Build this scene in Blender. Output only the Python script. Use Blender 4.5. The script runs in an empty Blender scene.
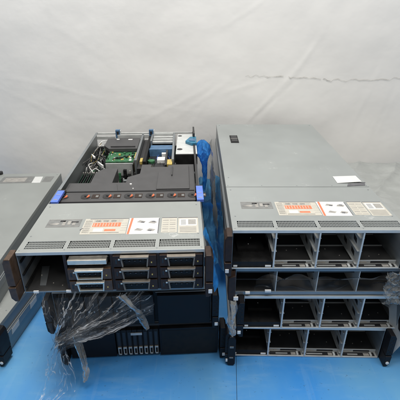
import bpy, bmesh, math, random
from mathutils import Vector, Matrix, noise
random.seed(7)
S = bpy.context.scene; C = S.collection
R = math.radians
FZ = -.0095                       # height of the blue surface
W, H, L = .434, .1165, .94        # chassis width, height, length

# ---------------------------------------------------------------- materials
def mat(name, col, rough=.5, metal=0., nscale=0, namt=0., bump=0., bscale=60, spec=.5, ramp=None, stretch=None, trans=0, coat=0, wear=0):
    m = bpy.data.materials.new(name); m.use_nodes = True
    nt = m.node_tree; b = nt.nodes['Principled BSDF']
    b.inputs['Base Color'].default_value = (*col, 1)
    b.inputs['Roughness'].default_value = rough
    b.inputs['Metallic'].default_value = metal
    b.inputs['Specular IOR Level'].default_value = spec
    b.inputs['Coat Weight'].default_value = coat
    tc = nt.nodes.new('ShaderNodeTexCoord'); mp = nt.nodes.new('ShaderNodeMapping')
    nt.links.new(tc.outputs['Object'], mp.inputs['Vector'])
    if stretch: mp.inputs['Scale'].default_value = stretch
    if nscale:
        n = nt.nodes.new('ShaderNodeTexNoise'); n.inputs['Scale'].default_value = nscale
        n.inputs['Detail'].default_value = 6; n.inputs['Roughness'].default_value = .6
        nt.links.new(mp.outputs[0], n.inputs['Vector'])
        cr = nt.nodes.new('ShaderNodeValToRGB')
        lo = tuple(c*(1-namt) for c in col); hi = tuple(min(1, c*(1+namt)) for c in col)
        if ramp: lo, hi = ramp
        cr.color_ramp.elements[0].position = .3; cr.color_ramp.elements[1].position = .7
        cr.color_ramp.elements[0].color = (*lo, 1); cr.color_ramp.elements[1].color = (*hi, 1)
        nt.links.new(n.outputs['Fac'], cr.inputs['Fac']); nt.links.new(cr.outputs['Color'], b.inputs['Base Color'])
        mr = nt.nodes.new('ShaderNodeMapRange')
        mr.inputs['From Min'].default_value = .3; mr.inputs['From Max'].default_value = .7
        mr.inputs['To Min'].default_value = max(.03, rough-.08); mr.inputs['To Max'].default_value = min(1, rough+.1)
        nt.links.new(n.outputs['Fac'], mr.inputs['Value']); nt.links.new(mr.outputs[0], b.inputs['Roughness'])
    if wear:                       # hairline scratches and rubbed spots in the finish
        src = cr.outputs['Color']
        for (sx, sy, rot, th, wd_) in ((1, 22, .4, .5, .006), (20, 1, .25, .5, .004), (4, 4, 0, .66, .02)):
            m3 = nt.nodes.new('ShaderNodeMapping'); m3.inputs['Scale'].default_value = (sx, sy, 1); m3.inputs['Rotation'].default_value = (0, 0, rot)
            nt.links.new(tc.outputs['Object'], m3.inputs[0])
            n3 = nt.nodes.new('ShaderNodeTexNoise'); n3.inputs['Scale'].default_value = 6; n3.inputs['Detail'].default_value = 3; nt.links.new(m3.outputs[0], n3.inputs['Vector'])
            a3 = nt.nodes.new('ShaderNodeMath'); a3.operation = 'SUBTRACT'; a3.inputs[1].default_value = th; nt.links.new(n3.outputs['Fac'], a3.inputs[0])
            b3 = nt.nodes.new('ShaderNodeMath'); b3.operation = 'ABSOLUTE'; nt.links.new(a3.outputs[0], b3.inputs[0])
            r3 = nt.nodes.new('ShaderNodeMapRange'); r3.inputs['From Max'].default_value = wd_; r3.inputs['To Min'].default_value = wear; r3.inputs['To Max'].default_value = 0; nt.links.new(b3.outputs[0], r3.inputs['Value'])
            n4 = nt.nodes.new('ShaderNodeTexNoise'); n4.inputs['Scale'].default_value = 9; nt.links.new(tc.outputs['Object'], n4.inputs['Vector'])
            r4 = nt.nodes.new('ShaderNodeMapRange'); r4.inputs['From Min'].default_value = .56; r4.inputs['From Max'].default_value = .68; nt.links.new(n4.outputs['Fac'], r4.inputs['Value'])
            mu = nt.nodes.new('ShaderNodeMath'); mu.operation = 'MULTIPLY'; nt.links.new(r3.outputs[0], mu.inputs[0]); nt.links.new(r4.outputs[0], mu.inputs[1])
            x3 = nt.nodes.new('ShaderNodeMix'); x3.data_type = 'RGBA'; nt.links.new(mu.outputs[0], x3.inputs['Factor']); nt.links.new(src, x3.inputs['A']); x3.inputs['B'].default_value = (.62, .63, .62, 1); src = x3.outputs['Result']
        nt.links.new(src, b.inputs['Base Color'])
    if bump:
        n2 = nt.nodes.new('ShaderNodeTexNoise'); n2.inputs['Scale'].default_value = bscale; n2.inputs['Detail'].default_value = 5
        nt.links.new(mp.outputs[0], n2.inputs['Vector'])
        bp = nt.nodes.new('ShaderNodeBump'); bp.inputs['Strength'].default_value = bump; bp.inputs['Distance'].default_value = .002
        nt.links.new(n2.outputs['Fac'], bp.inputs['Height']); nt.links.new(bp.outputs[0], b.inputs['Normal'])
    return m

def film(name, tint, alpha, rough=.12, body=(.8, .82, .84), wfac=.1, crease_glint=None, cw=.02, camt=.9, wmin=None):
    """thin crumpled plastic: see-through, sharp fresnel glints, a little milky body"""
    m = bpy.data.materials.new(name); m.use_nodes = True
    nt = m.node_tree; nt.nodes.clear(); N = nt.nodes.new
    out = N('ShaderNodeOutputMaterial'); tr = N('ShaderNodeBsdfTransparent'); gl = N('ShaderNodeBsdfGlossy'); df = N('ShaderNodeBsdfDiffuse')
    tl = N('ShaderNodeBsdfTranslucent'); ad = N('ShaderNodeMixShader')
    m1 = N('ShaderNodeMixShader'); m2 = N('ShaderNodeMixShader'); lw = N('ShaderNodeLayerWeight')
    tr.inputs['Color'].default_value = (*tint, 1); gl.inputs['Roughness'].default_value = rough; gl.inputs['Color'].default_value = (1, 1, 1, 1)
    df.inputs['Color'].default_value = (*body, 1); tl.inputs['Color'].default_value = (*body, 1); lw.inputs['Blend'].default_value = alpha
    ad.inputs[0].default_value = .4
    tc = N('ShaderNodeTexCoord'); n = N('ShaderNodeTexNoise'); n.inputs['Scale'].default_value = 18; n.inputs['Detail'].default_value = 4
    mr = N('ShaderNodeMapRange'); mr.inputs['From Min'].default_value = .4; mr.inputs['From Max'].default_value = .72
    mr.inputs['To Min'].default_value = wfac*.4 if wmin is None else wmin; mr.inputs['To Max'].default_value = min(1, wfac*2)
    L_ = nt.links.new
    L_(tc.outputs['Object'], n.inputs['Vector']); L_(n.outputs['Fac'], mr.inputs['Value'])
    L_(df.outputs[0], ad.inputs[1]); L_(tl.outputs[0], ad.inputs[2])
    fac = mr.outputs[0]
    if crease_glint:          # whitening and glints painted into the colour as crease lines, branching irregularly
        for (su, sv, sc) in crease_glint:
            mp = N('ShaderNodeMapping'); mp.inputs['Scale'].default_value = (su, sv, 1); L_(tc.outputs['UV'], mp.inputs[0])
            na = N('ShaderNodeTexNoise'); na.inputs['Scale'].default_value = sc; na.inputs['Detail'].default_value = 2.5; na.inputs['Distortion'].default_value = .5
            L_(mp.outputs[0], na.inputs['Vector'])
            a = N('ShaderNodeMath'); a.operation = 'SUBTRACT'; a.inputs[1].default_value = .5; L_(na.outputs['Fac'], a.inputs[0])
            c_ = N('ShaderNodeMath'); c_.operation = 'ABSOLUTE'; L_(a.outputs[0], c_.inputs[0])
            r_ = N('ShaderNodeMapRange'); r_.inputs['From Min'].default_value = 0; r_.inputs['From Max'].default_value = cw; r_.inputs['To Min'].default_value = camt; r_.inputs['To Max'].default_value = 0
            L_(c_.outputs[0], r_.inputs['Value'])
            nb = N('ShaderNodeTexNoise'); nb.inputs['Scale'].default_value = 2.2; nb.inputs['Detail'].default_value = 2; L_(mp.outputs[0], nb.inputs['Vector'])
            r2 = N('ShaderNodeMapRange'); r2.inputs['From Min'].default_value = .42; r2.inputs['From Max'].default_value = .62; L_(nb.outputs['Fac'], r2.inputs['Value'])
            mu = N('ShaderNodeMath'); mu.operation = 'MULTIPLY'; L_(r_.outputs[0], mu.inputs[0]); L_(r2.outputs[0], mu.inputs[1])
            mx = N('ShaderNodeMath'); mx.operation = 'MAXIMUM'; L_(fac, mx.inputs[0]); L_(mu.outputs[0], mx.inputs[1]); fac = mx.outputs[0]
    L_(fac, m1.inputs[0]); L_(tr.outputs[0], m1.inputs[1]); L_(ad.outputs[0], m1.inputs[2])
    L_(lw.outputs['Fresnel'], m2.inputs[0]); L_(m1.outputs[0], m2.inputs[1]); L_(gl.outputs[0], m2.inputs[2])
    L_(m2.outputs[0], out.inputs[0])
    return m

M = dict(
    cover=mat('zinc_cover', (.292, .312, .308), .50, .25, 5, .07, .03, 300, wear=.35),
    cover_old=mat('grey_cover', (.295, .312, .302), .50, .22, 5, .07, .03, 300, wear=.45),
    lip=mat('pale_lip', (.60, .62, .61), .42, .25, 40, .08),  # paler than the covers
    steel=mat('cage_steel', (.46, .475, .465), .5, .25, 40, .12, .05, 200),
    steel_dull=mat('side_steel', (.26, .28, .29), .45, .6, 14, .15, .04, 120, stretch=(1, .2, 3)),
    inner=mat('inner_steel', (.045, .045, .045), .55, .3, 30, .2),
    dark=mat('dark_plastic', (.010, .010, .010), .55, 0, 60, .4, .1, 400, spec=.25),
    black=mat('black_bezel', (.008, .008, .010), .5, 0, 40, .3, .04, 300, spec=.25),
    brown=mat('bronze_plastic', (.030, .017, .012), .45, .0, 60, .35, .1, 500, spec=.3),
    brown2=mat('bronze_light_plastic', (.075, .044, .026), .4, .1, 60, .35, .1, 500),
    shroud=mat('shroud_plastic', (.060, .060, .062), .5, 0, 30, .12, .08, 500),
    fanw=mat('fan_wall_plastic', (.055, .054, .055), .5, 0, 30, .1, .06, 500),
    orange=mat('orange_plastic', (.50, .12, .045), .45, 0, 80, .2),
    sticker_o=mat('orange_ink', (.60, .18, .09), .5, 0, 150, .15),
    sticker_p=mat('cream_sticker', (.48, .46, .40), .5, 0, 60, .05),
    paper=mat('white_sticker', (.60, .61, .60), .5, 0, 60, .04),
    ink=mat('grey_ink', (.11, .11, .12), .5, 0, 90, .3),
    ink2=mat('pale_ink', (.30, .29, .27), .5, 0, 90, .2),
    tag=mat('grey_tag', (.22, .225, .22), .35, .3, 60, .2),
    blue=mat('blue_latch', (.10, .19, .68), .4, 0, 60, .15),
    teal=mat('teal_lever', (.03, .16, .26), .35, 0, 60, .3),
    pcb=mat('green_board', (.03, .13, .055), .5, 0, 120, .5, .3, 300),
    pcbd=mat('dark_board', (.012, .030, .022), .5, 0, 120, .5, .3, 300),
    gold=mat('yellow_connector', (.55, .42, .12), .4, .2, 90, .2),
    chip=mat('chip', (.018, .018, .02), .4),
    bright=mat('bright_steel', (.72, .68, .60), .32, .6, 60, .1),
    handle=mat('handle_grey', (.21, .185, .155), .45, .1, 60, .15),
    white=mat('white_plastic', (.78, .78, .76), .45, 0, 50, .05),
    cable=mat('black_cable', (.015, .015, .017), .4),
    bluish=mat('blue_card', (.08, .17, .30), .35, .2, 40, .3),
)
M['film'] = film('clear_film', (.98, .98, .98), .05, .15, body=(.86, .84, .81), wfac=.03)
M['film_fan'] = film('fanned_film', (.985, .98, .975), .035, .16, body=(.95, .92, .88), wfac=.03, crease_glint=((4.2, .16, 3.4), (9, .5, 3)), cw=.018)
M['film_neck'] = film('neck_film', (.99, .99, .99), .03, .15, body=(.97, .96, .94), wfac=.02, crease_glint=((.9, .45, 3), (1.5, 1.3, 2.5)), cw=.016)
M['pleat'] = film('pleat_film', (.9, .9, .9), .3, .12, body=(.80, .79, .77), wfac=.75)
M['film_milky'] = film('milky_film', (.9, .91, .92), .08, .35, body=(.66, .67, .66), wfac=.8)
M['film_wrap'] = film('wrap_film', (.9, .92, .92), .12, .3, body=(.56, .58, .565), wfac=.5, wmin=.80, crease_glint=((.5, 2.6, 3), (2.2, .6, 2.5)), cw=.010, camt=1)
M['film_crinkle'] = film('crinkled_film', (.9, .9, .9), .10, .22, body=(.55, .56, .54), wfac=.3, crease_glint=((1.6, 1.2, 3), ), cw=.014, camt=.5)
M['film_strap'] = film('strap_film', (.85, .82, .76), .10, .3, body=(.58, .54, .48), wfac=.6, crease_glint=((1, 3, 3), ), cw=.03, camt=.8)
M['film_blue'] = film('blue_film', (.35, .62, .95), .12, .2, body=(.05, .33, .82), wfac=.8)
M['film_blue2'] = film('blue_heap_film', (.25, .5, .8), .06, .35, body=(.10, .32, .56), wfac=1.0)

# ---------------------------------------------------------------- mesh helpers
class MB:
    def __init__(s): s.v = []; s.f = []; s.mi = []; s.mats = []; s.cur = 0
    def use(s, key):
        if key not in s.mats: s.mats.append(key)
        s.cur = s.mats.index(key); return s
    def add(s, vs, fs):
        k = len(s.v); s.v += [tuple(v) for v in vs]
        for f in fs: s.f.append(tuple(i+k for i in f)); s.mi.append(s.cur)
    def box(s, x0, x1, y0, y1, z0, z1):
        s.add([(x0,y0,z0),(x1,y0,z0),(x1,y1,z0),(x0,y1,z0),(x0,y0,z1),(x1,y0,z1),(x1,y1,z1),(x0,y1,z1)],
              [(3,2,1,0),(4,5,6,7),(0,1,5,4),(1,2,6,5),(2,3,7,6),(3,0,4,7)]); return s
    def prism(s, pts, a0, a1, axis='z'):
        """polygon pts extruded along axis (pts are the two other coordinates in x,y,z order)"""
        n = len(pts)
        def P(p, a): return {'z': (p[0], p[1], a), 'y': (p[0], a, p[1]), 'x': (a, p[0], p[1])}[axis]
        vs = [P(p, a0) for p in pts]+[P(p, a1) for p in pts]
        fs = [tuple(range(n))[::-1], tuple(range(n, 2*n))]+[(i, (i+1) % n, n+(i+1) % n, n+i) for i in range(n)]
        s.add(vs, fs); return s
    def disc(s, cx, cy, r, z0, z1, n=16, axis='z', a0=0, a1=2*math.pi):
        full = abs(a1-a0-2*math.pi) < 1e-6
        k = n if full else n+1
        pts = [(cx+r*math.cos(a0+(a1-a0)*i/n), cy+r*math.sin(a0+(a1-a0)*i/n)) for i in range(k)]
        return s.prism(pts, z0, z1, axis)
    def tube(s, path, r, n=8):
        path = [Vector(p) for p in path]; ring = []
        for i, p in enumerate(path):
            d = (path[min(i+1, len(path)-1)]-path[max(i-1, 0)]).normalized()
            a = d.cross(Vector((0, 0, 1)));  a = a.normalized() if a.length > 1e-4 else Vector((1, 0, 0))
            b = d.cross(a)
            ring.append([p+a*r*math.cos(2*math.pi*k/n)+b*r*math.sin(2*math.pi*k/n) for k in range(n)])
        vs = [v for q in ring for v in q]; fs = []
        for i in range(len(ring)-1):
            for k in range(n): fs.append((i*n+k, i*n+(k+1) % n, (i+1)*n+(k+1) % n, (i+1)*n+k))
        fs += [tuple(range(n))[::-1], tuple(range(len(vs)-n, len(vs)))]
        s.add(vs, fs); return s
    def build(s, name, m=None, parent=None, bevel=0, smooth=False, label=None):
        me = bpy.data.meshes.new(name); me.from_pydata(s.v, [], s.f)
        if m is not None and not s.mats: me.materials.append(M[m])
        else:
            for k in s.mats: me.materials.append(M[k])
            for p, i in zip(me.polygons, s.mi): p.material_index = i
        bm = bmesh.new(); bm.from_mesh(me); bmesh.ops.recalc_face_normals(bm, faces=bm.faces); bm.to_mesh(me); bm.free()
        if smooth:
            for p in me.polygons: p.use_smooth = True
        o = bpy.data.objects.new(name, me); C.objects.link(o); o.parent = parent
        if bevel:
            b = o.modifiers.new('bevel', 'BEVEL'); b.width = bevel; b.segments = 2; b.limit_method = 'ANGLE'; b.angle_limit = R(40)
        if label: o['label'] = label
        return o

def thing(name, label, cat, loc, rz=0, group=None):
    o = bpy.data.objects.new(name, None); C.objects.link(o); o.empty_display_size = .05
    o.location = loc; o.rotation_euler = (0, 0, R(rz)); o['label'] = label; o['category'] = cat
    if group: o['group'] = group
    return o
def grid(name, fn, nu, nv, m, parent=None, mods=True):
    vs = [fn(i/nu, j/nv) for j in range(nv+1) for i in range(nu+1)]
    fs = [(j*(nu+1)+i, j*(nu+1)+i+1, (j+1)*(nu+1)+i+1, (j+1)*(nu+1)+i) for j in range(nv) for i in range(nu)]
    me = bpy.data.meshes.new(name); me.from_pydata([tuple(v) for v in vs], [], fs); me.materials.append(M[m] if isinstance(m, str) else m)
    for p in me.polygons: p.use_smooth = True
    uv = me.uv_layers.new(name='UVMap')
    for lp in me.loops:
        k = lp.vertex_index; uv.data[lp.index].uv = ((k % (nu+1))/nu, (k//(nu+1))/nv)
    o = bpy.data.objects.new(name, me); C.objects.link(o); o.parent = parent
    return o
def fb(x, y, z=0, o=4): return noise.fractal(Vector((x, y, z)), 1., 2., o)
def ridge(x, y, z=0): return 1-abs(noise.noise(Vector((x, y, z))))*2

# ---------------------------------------------------------------- the setting
def floor_mat():
    m = mat('blue_board', (.10, .33, .62), .38, 0, spec=.45); nt = m.node_tree; b = nt.nodes['Principled BSDF']
    tc = nt.nodes.new('ShaderNodeTexCoord'); N = nt.nodes.new; Lk = nt.links.new
    n = N('ShaderNodeTexNoise'); n.inputs['Scale'].default_value = 2.6; n.inputs['Detail'].default_value = 7; n.inputs['Roughness'].default_value = .55
    mp = N('ShaderNodeMapping'); mp.inputs['Scale'].default_value = (1.6, .8, 1)
    Lk(tc.outputs['Object'], mp.inputs[0]); Lk(mp.outputs[0], n.inputs['Vector'])
    cr = N('ShaderNodeValToRGB'); cr.color_ramp.elements[0].position = .32; cr.color_ramp.elements[1].position = .68
    cr.color_ramp.elements[0].color = (.030, .235, .63, 1); cr.color_ramp.elements[1].color = (.105, .315, .56, 1)
    Lk(n.outputs['Fac'], cr.inputs[0])
    # pale rubbed scuffs and dust
    n2 = N('ShaderNodeTexNoise'); n2.inputs['Scale'].default_value = 14; n2.inputs['Detail'].default_value = 8; n2.inputs['Roughness'].default_value = .7
    mp2 = N('ShaderNodeMapping'); mp2.inputs['Scale'].default_value = (.5, 2.2, 1); mp2.inputs['Rotation'].default_value = (0, 0, .5)
    Lk(tc.outputs['Object'], mp2.inputs[0]); Lk(mp2.outputs[0], n2.inputs['Vector'])
    mr = N('ShaderNodeMapRange'); mr.inputs['From Min'].default_value = .52; mr.inputs['From Max'].default_value = .8; mr.inputs['To Max'].default_value = .35
    Lk(n2.outputs['Fac'], mr.inputs[0])
    mx = N('ShaderNodeMix'); mx.data_type = 'RGBA'; Lk(mr.outputs[0], mx.inputs['Factor']); Lk(cr.outputs[0], mx.inputs['A']); mx.inputs['B'].default_value = (.24, .42, .58, 1)
    n5 = N('ShaderNodeTexNoise'); n5.inputs['Scale'].default_value = 150; n5.inputs['Detail'].default_value = 2; Lk(tc.outputs['Object'], n5.inputs['Vector'])
    r5 = N('ShaderNodeMapRange'); r5.inputs['From Min'].default_value = .69; r5.inputs['From Max'].default_value = .76; r5.inputs['To Max'].default_value = .5; Lk(n5.outputs['Fac'], r5.inputs[0])
    x5 = N('ShaderNodeMix'); x5.data_type = 'RGBA'; Lk(r5.outputs[0], x5.inputs['Factor']); Lk(mx.outputs['Result'], x5.inputs['A']); x5.inputs['B'].default_value = (.035, .10, .18, 1)
    n6 = N('ShaderNodeTexNoise'); n6.inputs['Scale'].default_value = 5; n6.inputs['Detail'].default_value = 4
    m6 = N('ShaderNodeMapping'); m6.inputs['Scale'].default_value = (12, .8, 1); m6.inputs['Rotation'].default_value = (0, 0, .2); Lk(tc.outputs['Object'], m6.inputs[0]); Lk(m6.outputs[0], n6.inputs['Vector'])
    r6 = N('ShaderNodeMapRange'); r6.inputs['From Min'].default_value = .60; r6.inputs['From Max'].default_value = .66; r6.inputs['To Max'].default_value = .07; Lk(n6.outputs['Fac'], r6.inputs[0])
    x6 = N('ShaderNodeMix'); x6.data_type = 'RGBA'; Lk(r6.outputs[0], x6.inputs['Factor']); Lk(x5.outputs['Result'], x6.inputs['A']); x6.inputs['B'].default_value = (.30, .46, .62, 1)
    Lk(x6.outputs['Result'], b.inputs['Base Color'])
    r2 = N('ShaderNodeMapRange'); r2.inputs['To Min'].default_value = .42; r2.inputs['To Max'].default_value = .7; Lk(n2.outputs['Fac'], r2.inputs[0]); Lk(r2.outputs[0], b.inputs['Roughness'])
    bp = N('ShaderNodeBump'); bp.inputs['Strength'].default_value = .12; bp.inputs['Distance'].default_value = .004; Lk(n.outputs['Fac'], bp.inputs['Height']); Lk(bp.outputs[0], b.inputs['Normal'])
    return m
FM = floor_mat()
def board(x0, x1):
    def f(u, v):
        x = x0(v) + (x1(v)-x0(v))*u; y = -.6+2.46*v
        return (x, y, FZ + .0012*fb(x*3, y*3) - .004*(max(0, 1-min(u, 1-u)*220)))
    return f
seam = lambda v: .0953+(.0109/.1677)*((-.6+2.46*v)-.6921)
o = grid('floor', board(lambda v: -2.2, lambda v: seam(v)-.0007), 60, 60, FM); o['kind'] = 'structure'
o = grid('floor', board(lambda v: seam(v)+.0007, lambda v: 2.4), 60, 60, FM); o['kind'] = 'structure'
o = MB(); o.box(-2.3, 2.5, -.7, 1.9, FZ-.06, FZ-.006); M['seam'] = mat('dark_seam', (.02, .06, .12), .8); o = o.build('table', 'seam'); o['kind'] = 'structure'
WY = 1.84
def wall_disp(x, z):
    d = .008*fb(x*1.3, z*1.3, 3)+.0012*fb(x*6, z*6, 9)
    # long diagonal creases of the bulged plaster skin
    for (cx, cz, ang, ln, wd, am) in ((.33, .56, 52, .34, .012, .010), (.30, .50, 47, .30, .010, -.008), (.40, .62, 60, .30, .014, .006),
                                  (.20, .60, 20, .16, .012, .007), (-.62, .58, -12, .35, .012, .006), (-.75, .50, -25, .25, .010, .006),
                                  (-.15, .50, 30, .3, .014, .006), (.02, .55, 38, .2, .010, .006), (-.25, .52, -8, .3, .009, .005),
                                  (.75, .50, 75, .3, .012, .005), (.85, .44, 80, .3, .010, -.005), (-.55, .80, -30, .2, .012, .004),
                                  (.18, .90, 35, .15, .01, .006), (-.02, .46, 60, .2, .01, .005), (-.42,.46,5,.25,.008,.005)):
        a = R(ang); dx, dz = x-cx, z-cz
        al = dx*math.cos(a)+dz*math.sin(a); pe = -dx*math.sin(a)+dz*math.cos(a)+.006*math.sin(al*11)
        if abs(al) < ln: d += .13*am*math.exp(-(pe/(wd*.6))**2)*(1-(al/ln)**2)
    return d
wm = mat('white_wall', (.75, .745, .725), .6, 0, 2.2, .035, .32, 34, spec=.3)
wall = grid('wall', lambda u, v: (-2.2+4.6*u, WY-wall_disp(-2.2+4.6*u, FZ+1.9*v), FZ-.01+1.9*v), 460, 200, wm); wall['kind'] = 'structure'
# jagged hairline crack running across the plaster, a strip sunk in the wall face
cr = MB(); random.seed(3); x = .20; zc = .628; pts = []
while x < 1.35:
    pts.append((x, zc+random.uniform(-.006, .006)+.010*math.sin(x*7), random.uniform(.0003, .0011)*(1.4 if x > .3 else .7))); x += random.uniform(.008, .022)
for (xa, za, wa), (xb, zb, wb) in zip(pts, pts[1:]):
    if random.random() < .02: continue
    q = [(xa, za-wa), (xb, zb-wb), (xb, zb+wb), (xa, za+wa)]
    cr.add([(px, WY-wall_disp(px, pz+.0005)-.0030, pz) for px, pz in q], [(0, 1, 2, 3)])
M['crack'] = mat('crack', (.50, .49, .46), .9, 0, 60, .4)
o = cr.build('crack', 'crack', wall)

# ---------------------------------------------------------------- server parts
VENTS = [(.014, .104), (.114, .211), (.221, .318), (.328, .424)]
def top_plate(name, par, w0, w1, mk, vents=False, lip=True, z=H):
    b = MB(); t = .0015; b.use(mk)
    if vents:
        v0, v1 = .014, .046
        b.box(0, W, w0, v0, z-t, z); b.box(0, W, v1, w1, z-t, z)
        xs = [0]+[q for a in VENTS for q in a]+[W]
        for i in range(0, len(xs), 2): b.box(xs[i], xs[i+1], v0, v1, z-t, z)
        for a, c in VENTS:
            n = 26
            for i in range(1, n):       # slanted webs between the slots
                u = a+(c-a)*i/n
                b.prism([(u-.0017, v0), (u-.0003, v0), (u+.0017, v1), (u+.0003, v1)], z-t, z-.0004)
            for k in range(1, 4): q = v0+(v1-v0)*k/4; b.box(a, c, q-.0011, q+.0011, z-t, z-.0007)
    else: b.box(0, W, w0, w1, z-t, z)
    if lip: b.use('lip').box(0, W, w0-.0006, w0+.0012, z-.0085, z-.0002)
    b.use(mk)
    b.box(-.0002, .0016, w0, w1, z-.012, z-.0006); b.box(W-.0016, W+.0002, w0, w1, z-.012, z-.0006)
    b.use('steel_dull')
    for k, u in enumerate((.006, .109, .216, .323, .428)): b.disc(u, w0+.008, .0016, z, z+.0006, 10)
    for u in (.012, W-.012):
        for w in (w0+.07, w1-.02): b.disc(u, w, .0022, z, z+.0007, 10)
    o = b.build(name, None, par, bevel=.0004)
    return o

def stickers(par, z=H):
    b = MB(); b.use('tag').box(.033, .119, .112, .152, z, z+.0005)
    b.use('ink2')
    b.box(.036, .116, .150, .1512, z+.0005, z+.0007); b.box(.036, .116, .113, .1142, z+.0005, z+.0007)
    b.prism([(.037, .128), (.060, .122), (.066, .128), (.060, .134), (.050, .131)], z+.0005, z+.0008)
    for k in range(3): b.box(.072+k*.013, .080+k*.013, .120+.004*(k % 2), .142, z+.0005, z+.0008)
    b.use('chip'); b.box(.064, .078, .138, .146, z+.0005, z+.0008); b.box(.094, .112, .134, .140, z+.0005, z+.0009)
    b.build('rating_plate', None, par, label='dark grey plate with pale symbols')
    b = MB(); b.use('sticker_p').box(.128, .241, .074, .152, z, z+.0004)
    b.use('ink').box(.140, .241, .1495, .152, z+.0004, z+.0006)
    b.use('sticker_o').box(.152, .224, .110, .130, z+.0004, z+.0006)
    b.use('sticker_p')
    for k in range(9): b.box(.155+k*.0075, .1566+k*.0075, .112, .128, z+.0006, z+.0007)
    b.use('sticker_o').box(.186, .214, .088, .097, z+.0004, z+.0006)
    b.use('paper').box(.158, .182, .086, .102, z+.0004, z+.0006)
    b.use('ink2')
    for k in range(7): b.box(.131, .147, .084+k*.009, .0862+k*.009, z+.0004, z+.0006)
    for k in range(4): b.box(.152, .224, .079+k*.001, .0795+k*.001, z+.0004, z+.0006)
    for k in range(3): b.box(.156+k*.02, .170+k*.02, .136, .143, z+.0004, z+.0006)
    rp = random.Random(9); b.use('ink2')
    for k in range(16):
        u = .131
        while u < .148: wl = rp.uniform(.001, .004); b.box(u, u+wl, .080+k*.0042, .0812+k*.0042, z+.0004, z+.0006); u += wl+.001
    for k in range(5):
        u = .152
        while u < .225: wl = rp.uniform(.001, .005); b.box(u, u+wl, .1325+k*.0032, .1336+k*.0032, z+.0004, z+.0006); u += wl+.0012
    for k in range(4):
        u = .226
        while u < .239: wl = rp.uniform(.001, .003); b.box(u, u+wl, .09+k*.012, .0915+k*.012, z+.0004, z+.0006); u += wl+.001
    b.build('warning_sticker', None, par, label='cream sticker with orange warning bar')
    b = MB(); b.use('paper').box(.2435, .322, .071, .1525, z, z+.0004)
    b.use('sticker_o').prism([(.2445, .0715), (.250, .0715), (.2535, .152), (.248, .152)], z+.0004, z+.0006)
    b.use('ink2')                                             # small line drawings of the machine
    for (cx, cy) in ((.275, .134), (.305, .130), (.272, .094), (.303, .092)):
        b.prism([(cx-.011, cy-.004), (cx+.006, cy-.008), (cx+.012, cy), (cx-.004, cy+.006)], z+.0004, z+.0006)
    b.use('ink')
    for (cx, cy) in ((.279, .131), (.307, .134), (.300, .089)): b.prism([(cx-.005, cy-.003), (cx+.004, cy-.005), (cx+.006, cy), (cx-.002, cy+.002)], z+.0006, z+.0008)
    b.use('ink').box(.3205, .3225, .073, .150, z+.0004, z+.0006)
    b.build('diagram_sticker', None, par, label='white sticker with small grey drawings')
    b = MB(); b.use('sticker_p').box(.329, .369, .076, .153, z, z+.0004)
    b.use('ink').box(.329, .369, .150, .153, z+.0004, z+.0006)
    b.use('ink2')
    for k in range(2):
        for j in range(6): b.box(.332+k*.018, .347+k*.018, .081+j*.011, .0826+j*.011+.002*(j % 2), z+.0004, z+.0006)
    b.build('spec_sticker', None, par)
    b = MB(); b.use('sticker_p').box(.372, .424, .072, .152, z, z+.0004)
    b.use('ink').box(.372, .424, .149, .152, z+.0004, z+.0006)
    b.use('paper').box(.375, .420, .108, .144, z+.0004, z+.0006)
    b.use('ink2').box(.398, .418, .114, .140, z+.0006, z+.0008)
    b.use('ink')
    for k in range(6): b.box(.379, .392, .114+k*.0045, .1155+k*.0045, z+.0006, z+.0008)
    for k in range(4): b.box(.376, .418, .078+k*.007, .0795+k*.007, z+.0004, z+.0006)
    b.build('spec_sticker', None, par)

def ear(par, side, mk, tagged=True, drop=.0, dot=False):
    """moulded rack ear: chamfered outer side, latch half and release half"""
    x = -.002 if side < 0 else W+.002; e = side*.018
    h = H+.001
    up = [(x, h), (x+e*.72, h), (x+e, h-.010), (x+e, h*.37), (x, h*.37)]
    lo = [(x, h*.345), (x+e, h*.345), (x+e*.92, .010), (x+e*.5, -drop), (x, -drop)]
    b = MB(); b.use(mk).prism(up, -.030, .012, 'y')
    b.use('dark'); xc = x+e*.5
    for k in range(9 if mk == 'black' else 0): b.disc(xc+(.003 if k % 2 else -.003), .048+k*.0072, .0026, -.0308, -.0298, 6, 'y')
    o = b.build('rack_ear', None, par, bevel=.0018)
    b = MB(); b.prism(lo, -.032, .012, 'y'); b.build('release_catch', mk, o, bevel=.0018)
    if tagged:
        t = MB(); t.box(x+e*.62-.0045, x+e*.62+.0045, -.0335, -.0315, .012, .023); t.build('pull_tag', 'white', o, bevel=.0006)
    if dot:
        t = MB(); t.disc(xc, .016, .0048, -.0335, -.0315, 18, 'y'); t.build('round_emblem', 'white', o)
    return o

def shell(par, L_=L, H_=H, back=True, side='steel_dull'):
    b = MB(); t = .0018
    b.box(0, W, .0, L_, 0, t)
    b.box(0, t, 0, L_, t, H_-.0018); b.box(W-t, W, 0, L_, t, H_-.0018)
    if back:
        b.box(t, W-t, L_-t, L_, t, H_-.0018)
    o = b.build('chassis', side, par, bevel=.0005)
    for s in (-1, 1):                                         # slide rail screwed to each side
        x = -.0005 if s < 0 else W+.0005; r = MB()
        for z0, z1, dpt in ((.042, .074, .0035), (.047, .069, .0055)):
            r.box(min(x, x+s*dpt), max(x, x+s*dpt), .03, L_*.93, z0, z1)
        r.build('slide_rail', 'steel_dull', par, bevel=.0005)
    return o

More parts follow.
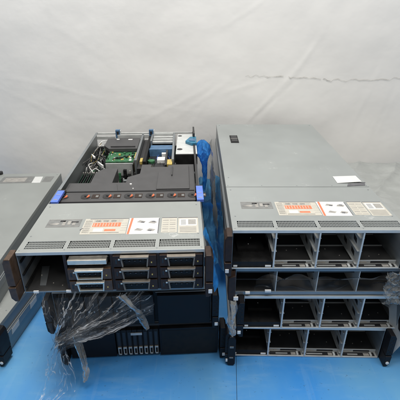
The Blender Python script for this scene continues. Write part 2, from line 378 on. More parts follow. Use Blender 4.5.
def bay(par, H_=H, first_dark=True, depth=.24, floor_key='inner'):
    """empty drive cage: four columns between sheet dividers"""
    q = W/4
    b = MB()
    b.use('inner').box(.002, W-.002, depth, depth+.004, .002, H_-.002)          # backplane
    b.use('pcbd')
    for c in range(4):
        for r in range(3): b.box(c*q+.02, c*q+.088, depth-.003, depth, .010+r*(H_/3), .016+r*(H_/3)); 
    b.use('dark')
    for c in range(4): b.box(c*q+.006, c*q+.102, depth-.002, depth, H_*.52, H_-.006)
    b.build('backplane', None, par)
    for c in range(1, 4):
        d = MB(); x = c*q
        d.use('steel').box(x-.0010, x+.0010, .002, depth, .002, H_-.002)
        d.use('lip').box(x-.0019, x+.0019, -.0005, .0018, .0040, H_-.0088); d.use('steel')
        for r in range(3):
            z = .010+r*(H_/3)
            for s in (-1, 1): d.box(min(x+s*.001, x+s*.0062), max(x+s*.001, x+s*.0062), .006, depth-.004, z, z+.0012)
        d.use('chip')
        for r in range(3):
            z = .020+r*(H_/3)
            for s in (-1, 1):
                for w in (.028, .085, .14, .19):
                    xx = x+s*.0011; d.prism([(w, z), (w+.022, z+.003), (w+.026, z+.016), (w+.004, z+.013)], min(xx, xx+s*.0004), max(xx, xx+s*.0004), 'x')
        d.build('bay_divider', None, par)
    f = MB()
    f.use('lip').box(.002, W-.002, -.0005, .0018, .0002, .0034)                # front sill
    f.use('lip').box(.108 if first_dark else .002, W-.002, .0175, .0180, .0120, .0140)
    f.use('steel').box(.108 if first_dark else .002, W-.002, .018, .0205, .0035, .0135)
    f.use('steel').box(.108 if first_dark else .002, W-.002, .0018, .018, .0022, .0035)
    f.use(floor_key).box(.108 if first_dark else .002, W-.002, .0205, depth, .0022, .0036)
    f.use('steel')
    for z, w in ((.004, .10), (.048, .21)): f.box(.110, W-.003, w, w+.003, z, z+.0028)
    for z in (.004,): f.box(.110, W-.003, .16, .163, z, z+.002)
    rnd = random.Random(5)
    for c in range(1, 4):
        f.use('chip').box(c*q+.006, c*q+.100, .0030, .0165, .0036, .0040)
        f.use('steel').box(c*q+.006+.03*rnd.random(), c*q+.045+.02*rnd.random(), .006, .009, .0040, .0060)
        f.use('ink2').box(c*q+.062+.01*rnd.random(), c*q+.084, .0035, .0125, .0040, .0050); f.use('lip').box(c*q+.086, c*q+.092, .003, .015, .0040, .0062)
        f.use('bright').box(c*q+.008, c*q+.030, .0178, .0182, .0062, .0110)
        f.use('chip').box(c*q+.040, c*q+.088, .0174, .0179, .0058, .0115)
        for k in range(3): f.use('bright').disc(c*q+.02+.03*k, .05+.04*rnd.random(), .0016, .0036, .0046, 8)
    if first_dark:
        f.use('dark').box(.003, .107, .004, depth-.002, .0020, .020)
        f.use('dark').box(.020, .090, .05, depth-.002, .020, .030)
        f.use('white').box(.006, .016, .0025, .0040, .005, .0095); f.box(.088, .103, .0022, .0040, .0050, .0095)
        f.use('white').box(.060, .0615, .10, .1015, .0302, .032); f.box(.050, .052, .07, .072, .030, .0315)
    f.build('bay_floor', None, par)

def carrier(par, c, r, style='dark', H_=H):
    """hot-swap drive carrier face in column c, row r"""
    q = W/4; u0 = c*q+.004; wd = q-.008; z0 = .004+r*(H_-.012)/3; h = (H_-.012)/3-.003
    a = 'brown' if style == 'dark' else 'brown2'
    b = MB(); b.box(u0, u0+wd, .004, .20, z0, z0+h)
    o = b.build('drive_carrier', 'inner', par, bevel=.0008)
    b = MB(); y0 = -.006
    b.use(a).box(u0, u0+.020, y0, .0038, z0+.001, z0+h-.001)
    b.use(a).box(u0+wd-.020, u0+wd, y0+.001, .0038, z0+.001, z0+h-.001)
    b.use('dark').box(u0+.0205, u0+wd-.0205, -.001, .0038, z0+.001, z0+h-.003)
    b.use('ink').box(u0+.025, u0+wd-.025, -.0035, -.0010, z0+h*.46-.0012, z0+h*.46+.0012)
    for k in range(4):                                        # rounded mesh lobes in the recess
        cu = u0+.031+k*.0128
        b.use('dark').disc(cu, z0+h*.46, .0052, -.0042, -.0008, 12, 'y')
    b.use('chip').box(u0+.005, u0+.009, y0-.0006, y0, z0+h*.3, z0+h*.7)
    b.use('bright').box(u0+.012, u0+.0165, y0-.0008, y0, z0+h*.62, z0+h*.75)
    b.use('gold').box(u0+wd-.013, u0+wd-.010, y0+.0002, y0+.001, z0+h*.3, z0+h*.42)
    b.build('carrier_face', None, o, bevel=.0005)
    b = MB()                                                  # bow shaped release handle
    pts = []
    t = z0+h-.0005
    b.prism([(u0+.017, t), (u0+wd-.017, t), (u0+wd-.021, t-.0052), (u0+.021, t-.0052)], -.0125, -.001, 'y')
    b.prism([(u0+.017, t), (u0+.021, t-.0052), (u0+.0235, z0+.003), (u0+.0205, z0+.003)], -.010, -.001, 'y')
    b.prism([(u0+wd-.017, t), (u0+wd-.021, t-.0052), (u0+wd-.0235, z0+.003), (u0+wd-.0205, z0+.003)], -.010, -.001, 'y')
    if style != 'dark': b.prism([(u0+.0215, z0+.003), (u0+wd-.0215, z0+.003), (u0+wd-.0215, z0+.0055), (u0+.0215, z0+.0055)], -.009, -.001, 'y')
    b.build('release_handle', 'bright' if style != 'dark' else 'handle', o, bevel=.0007)

# ---------------------------------------------------------------- right stack
t = thing('rack_server', 'closed grey server with a white tag on its cover, topmost of the right-hand stack', 'server', (.0765, .8255, .433-H), .36)
shell(t); fc = top_plate('front_cover', t, 0, .252, 'cover', vents=True); stickers(fc)
mc = top_plate('main_cover', t, .2535, L, 'cover', lip=False, z=H+.0004)
b = MB(); b.use('dark').box(.047, .079, .672, .764, H+.0004, H+.0030)
b.use('chip').box(.051, .075, .680, .715, H+.003, H+.0042); b.box(.051, .075, .722, .757, H+.003, H+.0042)
b.use('ink2').box(.049, .077, .7168, .7192, H+.003, H+.0046)
b.build('cover_latch', None, mc, bevel=.0006)
b = MB(); b.use('paper').add([(.345,.278,H+.0010),(.420,.280,H+.0050),(.419,.330,H+.0035),(.346,.330,H+.0010),(.345,.278,H+.0016),(.420,.280,H+.0056),(.419,.330,H+.0041),(.346,.330,H+.0016)],
      [(3,2,1,0),(4,5,6,7),(0,1,5,4),(1,2,6,5),(2,3,7,6),(3,0,4,7)]); b.build('paper_tag', None, mc, label='white tag curling up from the cover')
b = MB(); b.use('ink').prism([(.368, .256), (.425, .262), (.428, .275), (.375, .272)], H+.0004, H+.0022); b.box(.40, .432, .280, .2835, H+.0004, H+.002)
b.build('cover_screw_strip', None, mc)
bay(t); ear(t, -1, 'brown'); ear(t, 1, 'black')
# second from top: lower box, pushed back, wrapped
H2 = .084
t = thing('rack_server', 'dark server behind plastic film, second from the top of the right-hand stack', 'server', (.090, .832, .2275), .2)
shell(t, H_=H2); b = MB(); b.box(0, W, 0, L, H2-.0016, H2); b.box(0, W, -.0005, .0015, H2-.007, H2-.0016); b.build('top_cover', 'steel_dull', t)
q = W/4
b = MB(); b.use('dark').box(.003, W-.003, .12, .124, .002, H2-.003); b.use('steel_dull').box(.002, W-.002, -.0004, .003, .0003, .010); b.use('inner').box(.002, W-.002, .003, .12, .002, .004)
for z in (.026, .05): b.use('inner').box(.004, W-.004, .03, .033, z, z+.003)
b.build('bay_floor', None, t)
for c in (1, 2, 3): d = MB(); d.box(c*q-.0011, c*q+.0011, .0, .12, .004, H2-.008); d.build('bay_divider', 'steel', t)
for sd in (-1, 1):
    x = -.002 if sd < 0 else W+.002; e = sd*.018
    b = MB(); b.prism([(x, H2), (x+e, H2-.006), (x+e, .006), (x, 0)], -.03, .01, 'y')
    o = b.build('rack_ear', 'brown', t, bevel=.002)
    if sd < 0: b = MB(); b.box(-.006, .006, -.033, -.029, .008, .018); b.build('pull_tag', 'white', o)
for a_ in ((.028, .040, .006, .012), (.080, .096, .012, .018)): b = MB(); b.box(a_[0], a_[1], -.006, -.001, a_[2], a_[3]); b.build('pull_tag', 'white', t)
# third
t = thing('rack_server', 'server with empty drive bays, third from the top of the right-hand stack', 'server', (.1165, .829, .1085), .05)
shell(t); top_plate('top_cover', t, 0, L, 'cover'); bay(t); ear(t, -1, 'black', tagged=True); ear(t, 1, 'black', tagged=False, drop=-.004)
# fourth, on the table
t = thing('rack_server', 'server with empty drive bays on the blue surface, lowest of the right-hand stack', 'server', (.0891, .8377, FZ+.0015), -1.03)
shell(t); top_plate('top_cover', t, 0, L, 'cover'); bay(t); ear(t, -1, 'black', tagged=True, drop=-.003); ear(t, 1, 'black', tagged=False, drop=-.002, dot=True)

# ---------------------------------------------------------------- centre-left stack, topmost: opened server
t = thing('rack_server', 'opened server with circuit boards, orange-marked fans and drives in front, atop the left-centre stack', 'server', (-.427, .7498, .417-H), 2.34)
b = MB(); tt = .0018
b.use('steel_dull').box(0, W, 0, L, 0, tt)
for x0, x1 in ((0, tt), (W-tt, W)): b.box(x0, x1, 0, .25, tt, H-.002); b.box(x0, x1, .25, L, tt, H-.001)
b.box(0, .010, .34, L, H-.002, H-.0006); b.use('chip').box(W-.008, W, .34, L, H-.002, H-.0006)
b.use('inner').box(tt, W-tt, L-.002, L, tt, .052)
b.use('steel').box(.0, .24, L-.010, L, H-.006, H-.001); b.box(.24, W, L-.008, L, H-.006, H-.001)
b.use('chip').box(W-.006, W+.001, L-.10, L, H-.01, H+.022)
b.build('chassis', None, t, bevel=.0004)
for x, s in ((-.0005, -1), (W+.0005, 1)):
    r = MB(); r.box(min(x, x+s*.005), max(x, x+s*.005), .03, L*.93, .045, .072); r.build('slide_rail', 'steel_dull', t)
fc = top_plate('front_cover', t, 0, .246, 'cover_old', vents=True); stickers(fc)
b = MB(); b.tube([(.125, .095, H+.0006), (.128, .10, H+.0008), (.131, .104, H+.0006)], .0008, 6); b.build('scratch', 'ink', fc)
# drive cage
b = MB(); b.box(.002, W-.002, .22, .224, .002, H-.003); b.build('backplane', 'inner', t)
for c in (1, 2, 3):
    d = MB(); d.box(c*q-.001, c*q+.001, 0, .22, .002, H-.009); d.box(c*q-.0035, c*q+.0035, -.0004, .0016, .0025, H-.009); d.build('bay_divider', 'brown', t)
b = MB(); b.use('inner').box(.002, W-.002, .001, .22, .0019, .0034); b.use('steel_dull').box(.002, W-.002, -.0005, .001, .0002, .0034)
b.use('dark')
for k in range(3): b.box(.002, .0065, .004, .20, .012+.036*k, .016+.036*k)
b.use('steel_dull').prism([(.010, .10), (.03, .02), (.045, .02), (.03, .10)], .0036, .006)
b.use('bright').disc(.022, .06, .0018, .006, .0075, 8); b.disc(.060, .03, .0015, .0035, .005, 8); b.disc(.085, .02, .0015, .0035, .005, 8)
b.use('white').box(.022, .034, -.004, -.0008, .001, .007); b.box(.100, .112, -.004, -.0008, .001, .007)
b.build('bay_floor', None, t)
b = MB(); b.use('bright').box(q+.006, 2*q-.012, -.004, .016, H*.70, H*.70+.012); b.use('dark').box(q+.003, 2*q-.004, .02, .19, H*.66, H-.01)
b.use('steel').box(q+.006, 2*q-.012, .016, .14, H*.70+.004, H*.70+.007)
b.build('drive_blank', None, t, bevel=.0008, label='bare shiny metal drive blank')
for r_ in (0, 1): carrier(t, 1, r_, 'light')
for c in (2, 3):
    for r_ in range(3): carrier(t, c, r_)
ear(t, -1, 'brown2', tagged=False, drop=.0); ear(t, 1, 'brown', tagged=True, drop=.0)
# fan wall
fw = MB(); z = H-.010
fw.use('fanw').box(.012, W-.012, .276, .340, .004, z); fw.use('dark').box(.012, W-.012, .250, .2755, .004, z-.014)
fw.use('fanw').box(.012, W-.012, .2535, .2600, z-.013, z-.003); fw.use('chip').box(.014, W-.014, .3405, .346, .004, z+.002)
FU = (.030, .092, .156, .220, .285, .350, .412)
FU = (.026, .092, .157, .221, .286, .351, .414)
fw.use('brown')
for k in range(12): fw.box(.030+k*.033, .050+k*.033, .2610, .2745, z-.014, z-.009)
for k in range(6):
    u = .110+k*.0645; fw.use('brown').box(u, u+.022, .296, .322, z, z+.0012); fw.use('tag').box(u+.012, u+.020, .302, .314, z+.0012, z+.0018)
fw.use('chip').box(.014, W-.014, .266, .2755, z-.004, z-.002)
fwo = fw.build('fan_wall', None, t, bevel=.0008)
for u in FU:
    f = MB(); f.use('fanw').disc(u, .308, .0150, z, z+.0016, 20); f.use('chip').disc(u-.002, .310, .0125, z+.0016, z+.0024, 20)
    f.use('orange').disc(u+.002, .306, .0105, z+.0024, z+.0042, 14, a0=-1.35, a1=1.0); f.use('chip').disc(u-.001, .309, .0040, z+.0042, z+.0050, 12)
    f.build('fan', None, fwo)
for u, w0, w1 in ((.006, .250, .326), (.425, .250, .346)):
    b = MB(); b.use('blue').box(u, u+.020, w0, w1, H-.004, H+.004); b.use('ink2').box(u+.004, u+.016, w0+.012, w0+.016, H+.004, H+.0046); b.box(u+.004, u+.016, w0+.045, w0+.048, H+.004, H+.0046)
    b.use('chip').box(u-.001, u+.021, w1, w1+.012, H-.012, H+.001)
    b.build('cover_catch', None, t, bevel=.0015, label='blue plastic catch')
# air shroud
b = MB()
b.prism([(.012, .350), (.424, .350), (.424, .582), (.330, .582), (.330, .560), (.270, .560), (.270, .585), (.235, .585), (.235, .500), (.196, .470), (.196, .425), (.012, .425)], .06, H-.016)
b.prism([(.078, .425), (.150, .425), (.150, .560), (.100, .560), (.078, .520)], .05, H-.020)
b.prism([(.300, .360), (.405, .360), (.405, .560), (.340, .560), (.300, .50)], H-.016, H-.010)
b.prism([(.020, .356), (.180, .356), (.170, .410), (.020, .410)], H-.016, H-.013)
b.box(.345, .349, .46, .54, H-.010, H-.004)
sh = b.build('air_shroud', 'shroud', t, bevel=.0025)
b = MB(); b.disc(.215, .405, .0035, H-.016, H-.012, 12); b.build('shroud_clip', 'white', sh); b = MB(); b.disc(.226, .372, .002, H-.016, H-.013, 12); b.build('shroud_clip', 'white', sh)
# mainboard
mb = MB(); mb.use('pcbd').box(.004, W-.004, .42, L-.004, .002, .010)
rnd = random.Random(11)
for k in range(620):
    u, w = rnd.uniform(.008, .42), rnd.uniform(.44, .92); s = rnd.uniform(.003, .013); h = rnd.uniform(.006, .05)
    mb.use(rnd.choice(['chip', 'chip', 'dark', 'inner', 'steel_dull', 'pcb', 'steel', 'ink2'])).box(u, u+s, w, w+s*rnd.uniform(.5, 2.2), .010, .010+h)
mbo = mb.build('mainboard', None, t)
for k in range(8):
    dm = MB(); dm.use('chip' if k % 2 else 'pcbd').box(.012+k*.008, .0145+k*.008, .458, .602, .010, .060)
    dm.use('ink2').box(.0115+k*.008, .015+k*.008, .452, .458, .01, .064); dm.box(.0115+k*.008, .015+k*.008, .602, .608, .01, .064); dm.build('memory_module', None, mbo)
# green card with parts on it
g = MB(); g.use('pcb').box(.088, .196, .655, .812, H-.034, H-.030)
for k in range(60):
    u, w = rnd.uniform(.092, .19), rnd.uniform(.66, .80); s = rnd.uniform(.003, .010)
    g.use(rnd.choice(['chip', 'pcb', 'ink2', 'paper', 'pcbd', 'gold'])).box(u, u+s, w, w+s*1.3, H-.030, H-.030+rnd.uniform(.001, .008))
g.use('gold').box(.200, .211, .640, .700, .03, H-.010); g.use('chip').box(.197, .200, .60, .81, .02, H-.022)
g.use('steel').box(.088, .196, .648, .655, .03, H-.036)
g.build('raid_card', None, t, label='green circuit card')
b = MB(); b.use('shroud').prism([(.085, .760), (.200, .760), (.200, .895), (.060, .895), (.060, .80)], H-.028, H-.014)
b.use('shroud').box(.090, .190, .775, .780, H-.014, H-.008); b.use('white').box(.100, .112, .872, .880, H-.014, H-.011); b.box(.150, .168, .868, .876, H-.014, H-.011)
b.build('riser_cage', None, t, bevel=.001)
b = MB(); b.use('steel_dull').box(.205, .214, .60, .93, .02, H-.004); b.use('chip').box(.215, .236, .58, .92, .012, H-.03); b.use('dark').box(.236, .247, .60, .93, .02, H-.010)
b.use('steel').box(.098, .235, .912, .918, H-.02, H-.004); b.box(.01, .09, .90, .906, H-.02, H-.006)
b.use('gold').box(.222, .232, .62, .66, H-.03, H-.018)
b.build('riser_cage', None, t, bevel=.0008)
b = MB(); b.use('bluish').box(.250, .350, .745, .815, .05, H-.020)
b.use('chip').box(.250, .340, .60, .745, .04, H-.040); b.use('pcb').disc(.262, .665, .014, H-.04, H-.030, 16); b.use('white').box(.285, .315, .655, .690, H-.040, H-.026); b.use('white').box(.300, .324, .715, .730, H-.04, H-.022)
b.use('bluish').box(.250, .348, .735, .745, .05, H-.010)
b.build('expansion_card', None, t, bevel=.0008)
b = MB()
for k in range(3): b.use('steel').box(.256, .342, .832+k*.033, .852+k*.033, H-.020, H-.012); b.use('chip').box(.256, .342, .853+k*.033, .864+k*.033, .05, H-.024)
b.use('steel_dull').box(.248, .2555, .82, .93, .05, H-.002); b.box(.3425, .351, .60, .93, .02, H-.002); b.use('steel').box(.2558, .342, .922, .930, H-.012, H-.002)
b.use('gold').box(.326, .345, .575, .625, .05, H-.012); b.use('chip').box(.318, .325, .57, .74, .03, H-.012)
b.build('slot_bracket', None, t, bevel=.0006)
b = MB(); b.use('lip')
b.prism([(.357, .665), (.440, .665), (.440, .920), (.362, .920)], H-.008, H-.006)
b.use('chip').disc(.372, .895, .009, H-.006, H-.0055, 16); b.disc(.372, .720, .011, H-.006, H-.0055, 16)
b.use('dark').box(.357, .440, .655, .6645, .02, H-.006)
pc = b.build('power_supply_cage', None, t)
b = MB(); b.use('teal').prism([(.395, .790), (.420, .760), (.441, .765), (.441, .850), (.415, .845)], H-.0055, H+.006); b.use('bluish').prism([(.410, .785), (.435, .780), (.435, .815), (.412, .81)], H+.006, H+.009)
b.build('release_lever', None, pc, bevel=.001)
for u in (.094, .240):
    b = MB(); b.use('bluish').box(u-.004, u+.016, .915, .932, H-.02, H+.016); b.use('chip').box(u+.001, u+.010, .9135, .915, H-.004, H+.010); b.use('paper').box(u+.016, u+.019, .915, .93, H-.01, H+.014)
    b.build('riser_catch', None, t, bevel=.001)
b = MB(); rnd = random.Random(4)
for k in range(13):
    y = rnd.uniform(.60, .86); u = rnd.uniform(.008, .04)
    p0 = Vector((u, y, rnd.uniform(.04, .085))); pts = []
    a = rnd.uniform(-1.2, 1.2)
    for i in range(8):
        pts.append((p0.x+i*.008*math.cos(a)+.004*math.sin(i+k), p0.y+i*.011*math.sin(a), p0.z+.022*math.sin(i*.45)))
    b = MB(); b.use('cable' if k % 3 else 'white').tube(pts, .0018 if k % 3 else .0015, 6); b.build('cable', None, t, smooth=True)
for k in range(9):
    x0 = .25+.02*k*rnd.random(); pts = [(x0+.01*math.sin(i*.8+k), .60+.028*i, .070+.012*math.sin(i*.9+k*1.7)) for i in range(6)]
    b = MB(); b.use(('cable', 'gold', 'blue', 'cable')[k % 4]).tube(pts, .0010, 5); b.build('cable', None, t, smooth=True)
for k in range(8):
    x0 = .012+.006*k; pts = [(x0+.012*math.sin(i*.5+k), .88-.030*i, .085+.01*math.sin(i*.7+k)) for i in range(9)]
    b = MB(); b.use(('cable', 'ink2', 'cable', 'gold')[k % 4]).tube(pts, .0008, 5); b.build('cable', None, t, smooth=True)
b = MB(); b.use('white').prism([(.060, .640), (.066, .635), (.092, .600), (.086, .598)], H-.035, H-.022); b.build('cable_plug', None, t, bevel=.002); b = MB(); b.use('white').prism([(.022, .72), (.028, .715), (.046, .685), (.038, .684)], H-.03, H-.02)
b.build('cable_plug', None, t, bevel=.002)

# second of that stack
t = thing('rack_server', 'black-fronted server in the middle of the left-centre stack, half hidden by clear film', 'server', (-.406, .838, .1085), 2.9)
shell(t); b = MB(); b.box(0, W, 0, L, H-.0016, H); b.build('top_cover', 'cover', t)
b = MB(); b.use('dark').box(.003, W-.003, .002, .02, .003, H-.004); b.build('bay_back', None, t); b = MB(); b.use('black').box(.285, W-.003, -.012, .002, .004, H-.010)
b.use('steel_dull').box(.28, W-.003, -.003, .002, H-.007, H-.005)
b.build('blank_panel', None, t, bevel=.001)
for k in range(7):
    u = .012+k*.038
    b = MB(); b.use('dark').box(u, u+.034, -.010, .001, .006, H-.008); b.use('ink2').box(u+.006, u+.010, -.0108, -.010, H*.45, H*.5); b.box(u+.02, u+.024, -.0108, -.010, H*.45, H*.5)
    b.build('drive_carrier', None, t, bevel=.0008)
ear(t, -1, 'black', tagged=False); ear(t, 1, 'black', tagged=True)
# third, on the table
t = thing('rack_server', 'black server with eight small silver drive latches, lowest of the left-centre stack', 'server', (-.3815, .8329, FZ+.0015), 3.4)
shell(t); b = MB(); b.box(0, W, 0, L, H-.0016, H); b.box(0, W, -.0005, .0015, H-.007, H-.0016); b.build('top_cover', 'inner', t)
b = MB(); b.use('dark').box(.003, W-.003, .001, .02, .003, H-.004)
b.build('bay_back', None, t); b = MB(); b.box(.004, .134, -.010, .001, .004, H-.010); b.build('blank_panel', 'black', t, bevel=.001)
b = MB(); b.use('black').box(.262, W-.004, -.012, .001, .004, H-.010)
b.use('dark').box(.268, W-.010, -.0125, -.012, .012, H-.018)
b.build('blank_panel', None, t, bevel=.001)
for k in range(8):
    u = .138+k*.0152
    b = MB(); b.use('dark').box(u, u+.0138, -.010, .001, .006, H-.012)
    b.use('bright').box(u+.002, u+.0118, -.0135, -.010, .0365, .0410); b.box(u+.002, u+.0042, -.0118, -.010, .014, .0365); b.use('handle').box(u+.0096, u+.0118, -.0118, -.010, .014, .0365)
    b.use('bright').box(u+.003, u+.011, -.0115, -.010, .0100, .0140)
    b.use('chip').box(u+.003, u+.0108, -.0105, -.010, .044, H-.02)
    b.build('drive_carrier', None, t)
b = MB(); b.use('steel').box(.180, .212, -.0125, -.010, H-.030, H-.022); b.build('status_strip', None, t)
ear(t, -1, 'black', tagged=False, drop=-.002); ear(t, 1, 'black', tagged=True, drop=-.002)

# ---------------------------------------------------------------- far left stack
def left_server(label, loc, rz, **k):
    t = thing('rack_server', label, 'server', loc, rz)
    shell(t); c = top_plate('top_cover', t, 0, L, 'cover_old'); b = MB(); b.use('dark').box(.004, W-.004, .001, .02, .004, H-.01); b.build('front_panel', None, t)
    ear(t, -1, 'black', tagged=False); ear(t, 1, 'black', tagged=False, dot=True)
    return t, c
w2 = L; th = 2.74
fx, fy = -.6045, .746
t, c = left_server('grey-topped server at the left edge, upper of the two beside the opened one', (fx-W*math.cos(R(th)), fy-W*math.sin(R(th)), .224-H), th)
b = MB(); b.use('tag').prism([(.19, .832), (.335, .832), (.325, .905), (.19, .905)], H, H+.0005); b.use('ink2').box(.205, .30, .845, .89, H+.0005, H+.0007)
b.use('paper').prism([(.335, .832), (.372, .832), (.365, .900), (.330, .900)], H, H+.0005); b.use('tag').box(.376, .415, .84, .90, H, H+.0005)
b.build('spec_sticker', None, c)
b = MB(); b.use('chip').disc(.16, .937, .012, H, H+.012, 12); b.build('cover_screw', None, c)
th = -6.5; fx, fy = -.577, .828
t, c = left_server('server lying skewed on the blue surface at the left edge, under the grey-topped one', (fx-W*math.cos(R(th)), fy-W*math.sin(R(th)), FZ+.0015), th)
x = W+.0062
for w in (.045, .155, .30): b = MB(); b.prism([(w, .048), (w+.040, .048), (w+.044, .066), (w+.004, .066)], x, x+.0006, 'x'); b.build('side_patch', 'paper', t)  # pale slanted patches along the outer side

# ---------------------------------------------------------------- wrapped servers at the right edge
for k, lab in enumerate(('film-wrapped server lying beside the right-hand stack, lower of two', 'film-wrapped server lying beside the right-hand stack, upper of two')):
    t = thing('rack_server', lab, 'server', (.585+.012*k, .875+.01*k, FZ+.0015+k*.118), -1.2-1.5*k)
    shell(t, L_=.90); top_plate('top_cover', t, 0, .90, 'cover_old')
    b = MB(); b.box(.004, W-.004, .001, .02, .004, H-.01); b.build('front_panel', 'dark', t)

# ---------------------------------------------------------------- plastic films
def tagf(o, label, cat='plastic film'): o['label'] = label; o['category'] = cat; return o
def crumple(x, y, z=0, s=1.):
    return s*(.5*ridge(x*3, y*3, z)+.28*ridge(x*7, y*7, z+3)+.14*ridge(x*15, y*15, z+7))
def wrapf(u, v):
    x = .535+.62*u; y = .80+1.02*v
    base = .228
    e = max(0, .588-x)/.05; base -= .10*min(1, e)**1.5
    e2 = max(0, .86-y)/.06; base -= .14*min(1, e2)**1.5
    e3 = max(0, y-1.77)/.05; base -= .05*min(1, e3)
    return (x+.01*fb(x*8, y*8, 5), y+.01*fb(x*8, y*8, 8), base+.008*crumple(x*1.1+y*.5, y*.5, 2)+.013*max(0, ridge(x*8-y*5, y*1.0, 4))**2+.016*max(0, ridge(x*1.5+y*8, x*1.2, 8))**3+.006*ridge(x*3+y*22, x*3, 5)+.004)
o = tagf(grid('plastic_sheet', wrapf, 150, 220, 'film_wrap'), 'milky crumpled plastic sheet thrown over the servers at the right edge')
# film hanging at the right end of the second server
def hangf(u, v):
    x = .475+.14*u+.02*fb(u*4, v*3, 1); z = .318-.095*v
    y = .800+.016*crumple(u*3, v*2, 4)-.010*v
    return (x, y, z+.006*fb(u*9, v*6, 2))
tagf(grid('plastic_sheet', hangf, 90, 60, 'film_crinkle'), "crinkled film bunched at the right end of the right-hand stack's second server")
def innerf(u, v):
    x = .14+.36*u; z = .232+.075*v+.012*math.sin(u*9+1)*(1-v)
    return (x, .824-.022*ridge(u*5, v*2, 3)*(.3+v), min(.306, z))
tagf(grid('plastic_sheet', innerf, 90, 24, 'film'), "clear film hanging over the bays of the right-hand stack's second server")
# padding film on the two upper gaps
def pad(x0, x1, y0, y1, z0, z1, sd):
    def f(u, v):
        a = u*2*math.pi
        cx, cz = (x0+x1)/2, (z0+z1)/2
        w, h = (x1-x0)/2, (z1-z0)/2
        ca, sa = math.cos(a), math.sin(a)
        p = .35
        x = cx+w*math.copysign(abs(ca)**p, ca); z = cz+h*math.copysign(abs(sa)**p, sa)
        y = y0+(y1-y0)*v; k = .006*fb(x*14, y*14, z*14+sd)
        return (x+k, y+k, max(z0, min(z1, z+k)))
    return f
tagf(grid('plastic_bag', pad(-.385, -.02, .87, 1.66, .2256, .2995, 3), 60, 80, 'film_milky'), 'folded plastic bag sandwiched between the opened server and the one below')

# big clear bag draped from the left stack down to the blue surface
P0 = Vector((-.375, .755, .150))
ARC = [Vector(p) for p in ((-.395, .775, .298), (-.33, .765, .300), (-.25, .760, .298), (-.18, .765, .296), (-.135, .775, .290), (-.12, .785, .245), (-.125, .790, .215), (-.16, .785, .185))]
TRP = [Vector(p) for p in ((-.362, .748, .158), (-.372, .735, .115), (-.368, .725, .065), (-.372, .716, .022), (-.378, .700, .006), (-.400, .66, .003), (-.425, .60, .002), (-.44, .54, .000))]
def arc(t_):
    f = t_*(len(ARC)-1); i = min(int(f), len(ARC)-2); f -= i; return ARC[i].lerp(ARC[i+1], f)
def bagf(u, v):
    a = arc(u); p = P0.lerp(a, v**.8)
    fold = .011*math.sin(u*40+1.2*v)+.005*math.sin(u*83+v*2)
    p = p+Vector((0, -abs(fold)*(1.15-v)*1.6-.02*math.sin(v*math.pi), fold*.6*(1-v*.6)))
    return p+Vector((.004*fb(u*12, v*6, 1), -.009*crumple(u*1.6, v*.6, 6)+.004, .006*fb(u*9, v*9, 4)))
t = thing('plastic_bag', 'large clear crumpled bag draped over the left-centre stack, trailing onto the blue surface', 'plastic bag', (0, 0, 0))
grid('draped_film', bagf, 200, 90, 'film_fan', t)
def bagf2(u, v):
    a = arc(u*.75+.1)+Vector((0, -.012, -.004)); p = (P0+Vector((.01, -.02, -.012))).lerp(a, v)
    fold = .008*math.sin(u*48+2*v+1)
    p = p+Vector((0, -abs(fold)*1.4*(1.1-v), fold*.7*(1-v*.5)))
    return p+Vector((0, -.006*crumple(u*2.2, v*.6, 16), .006*fb(u*9, v*9, 14)))
grid('draped_film', bagf2, 160, 70, 'film', t)
# trailing neck falling to the surface
TR = [Vector(p) for p in ((-.362, .748, .158), (-.372, .735, .115), (-.368, .725, .065), (-.372, .716, .022), (-.378, .700, .006), (-.400, .66, .003), (-.425, .60, .002), (-.44, .54, .000))]
def trail(u, v):
    f = v*(len(TR)-1); i = min(int(f), len(TR)-2); f -= i; p = TR[i].lerp(TR[i+1], f)
    w = .014+.020*math.sin(min(1, v*1.25)*math.pi)+.020*v
    a = (u-.5)*2
    fold = .006*math.sin(u*24+v*7)+.002*math.sin(u*50)
    flat = max(0, (v-.55)/.45)
    q = p+Vector((a*w+.006*fb(u*5, v*8, 3), -.006+(abs(fold)*-1.3)*(1-flat), abs(fold)*1.2*flat+.006*abs(fb(u*6, v*10, 7))*flat))
    q.z = max(q.z, FZ+.003); return q
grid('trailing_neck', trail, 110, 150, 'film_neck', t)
def strap(name, pts, wd, seed, mk='film_strap'):
    P = [Vector(p) for p in pts]
    def f(u, v):
        k = v*(len(P)-1); i = min(int(k), len(P)-2); k -= i; p = P[i].lerp(P[i+1], k)
        a = (u-.5)*2
        return p+Vector((a*wd*(1+.25*math.sin(v*9+seed)), -.004-.003*math.cos(a*3)+.003*fb(u*3, v*9, seed), .002*a+.002*fb(u*5, v*8, seed+2)))
    return grid(name, f, 14, 50, mk, t)
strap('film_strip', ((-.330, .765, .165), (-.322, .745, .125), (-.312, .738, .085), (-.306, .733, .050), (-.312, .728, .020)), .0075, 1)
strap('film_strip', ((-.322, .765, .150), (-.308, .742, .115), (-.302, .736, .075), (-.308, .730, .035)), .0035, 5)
strap('film_strip', ((-.195, .745, .300), (-.175, .752, .262), (-.160, .768, .225), (-.150, .775, .185), (-.143, .778, .158)), .0085, 8)

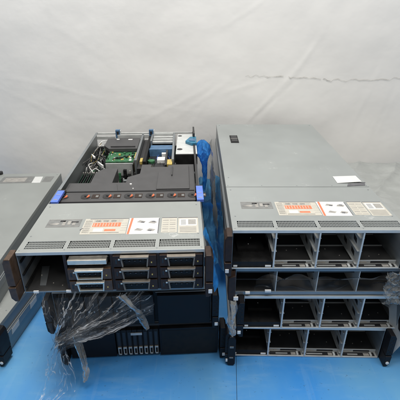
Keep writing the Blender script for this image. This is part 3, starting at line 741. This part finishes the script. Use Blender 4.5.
# ---- blue film and white film in the gap between the stacks
def bluef(u, v):
    x = -.030+.125*u; y = 1.16+.64*v
    z = .035+.075*v+.030*ridge(x*16, y*5, 2)+.018*ridge(x*34, y*11, 5)+.02*math.sin(u*math.pi)
    return (x, y, z)
tagf(grid('blue_film', bluef, 60, 140, 'film_blue2'), 'crumpled blue plastic film heaped at the back of the gap between the two tall stacks')
def bulbf(u, v):
    a = u*2*math.pi; z = .235+.200*v
    r = .006+.010*v+.016*math.exp(-((v-.80)/.15)**2)*1.0
    r *= math.sqrt(max(0, 1-max(0, (v-.86)/.14)**2)); r *= 1+.16*math.sin(a*5+v*9)+.34*ridge(math.cos(a)*1.6, math.sin(a)*1.6, v*5)-.12+.18*ridge(math.cos(a)*4, math.sin(a)*4, v*11)
    r *= .78
    return (.012+.004*math.sin(v*5)+r*math.cos(a)*1.05, 1.53+r*2*math.sin(a)-.05*(1-v), z)
tagf(grid('blue_film', bulbf, 110, 110, 'film_blue'), "bright blue film knot bulging up at the opened server's rear right corner")
def flapf(u, v):
    x = .012+.020*u+.008*math.sin(v*6); y = .772+.07*v-.01*u; z = .398-.055*u+.035*(v)*(1-u)
    return (x+.01*v*u, y, z+.006*fb(u*6, v*6, 3)-.05*u*(1-v))
tagf(grid('blue_film', flapf, 30, 30, 'film_blue'), 'small bright blue film scrap at the right front corner of the opened server')
def whitef(u, v):
    y = 1.22+.52*u; z = .16+(.20+.05*u)*v
    x = .054-.008*u+.006*math.sin(u*19+v*4)+.006*crumple(u*2, v*1.3, 15)
    return (x-.01*v, y, z)
tagf(grid('plastic_sheet', whitef, 160, 50, 'film_milky'), 'milky plastic sheet stuffed in the gap against the right-hand stack')
def white2(u, v):
    z = .232-.11*v; x = .082+.010*(u-.5)*2+.004*math.sin(v*8)
    return (x, .797-.012*math.cos((u-.5)*3)+.004*fb(u*4, v*6, 9), z)
tagf(grid('plastic_sheet', white2, 24, 60, 'film_milky'), "white twist of film by the left ear of the right-hand stack's third server")

# loose rack ear standing between the stacks
t = thing('loose_ear', 'loose black rack ear standing on the blue surface in front of the gap', 'rack ear', (.076, .815, FZ))
b = MB(); b.prism([(0, .004), (.004, 0), (.018, 0), (.022, .006), (.022, .10), (.016, .110), (.004, .110), (0, .100)], -.012, .016, 'y')
o = b.build('ear_body', 'black', t, bevel=.002)
b = MB(); b.box(.005, .016, -.0135, -.0115, .070, .076); b.box(.005, .016, -.0135, -.0115, .030, .034); b.build('ear_slot', 'tag', t)

# ---------------------------------------------------------------- light
wd = bpy.data.worlds.new('World'); S.world = wd; wd.use_nodes = True
bg = wd.node_tree.nodes['Background']; bg.inputs[0].default_value = (1, .99, .97, 1); bg.inputs[1].default_value = .34
def area(loc, target, sx, sy, e, col):
    l = bpy.data.lights.new('ceiling_lamp', 'AREA'); l.shape = 'RECTANGLE'; l.size = sx; l.size_y = sy; l.energy = e; l.color = col
    o = bpy.data.objects.new('ceiling_lamp', l); C.objects.link(o); o.location = loc
    o.rotation_euler = (Vector(target)-Vector(loc)).to_track_quat('-Z', 'Y').to_euler(); return o
area((-.35, 1.0, 2.7), (0, 1.1, 0), 1.6, .9, 66, (1, .97, .93))
area((.9, .1, 2.8), (.2, 1.3, .2), 1.2, .5, 26, (1, .97, .93))

# ---------------------------------------------------------------- camera
cd = bpy.data.cameras.new('camera'); cam = bpy.data.objects.new('camera', cd); C.objects.link(cam); S.camera = cam
cd.sensor_fit = 'HORIZONTAL'; cd.sensor_width = 36; cd.lens = 392.44/400*36; cd.clip_start = .02; cd.clip_end = 50
cam.matrix_world = Matrix.Translation((-.0037, 0, .9279)) @ Matrix.Rotation(R(90-26.5635), 4, 'X') @ Matrix.Rotation(R(.115), 4, 'Z')
S.view_settings.view_transform = 'Standard'; S.view_settings.look = 'None'; S.view_settings.exposure = 0; S.view_settings.gamma = 1
S.render.resolution_x = S.render.resolution_y = 1024
S.render.engine = 'CYCLES'; S.cycles.max_bounces = 12; S.cycles.transparent_max_bounces = 16
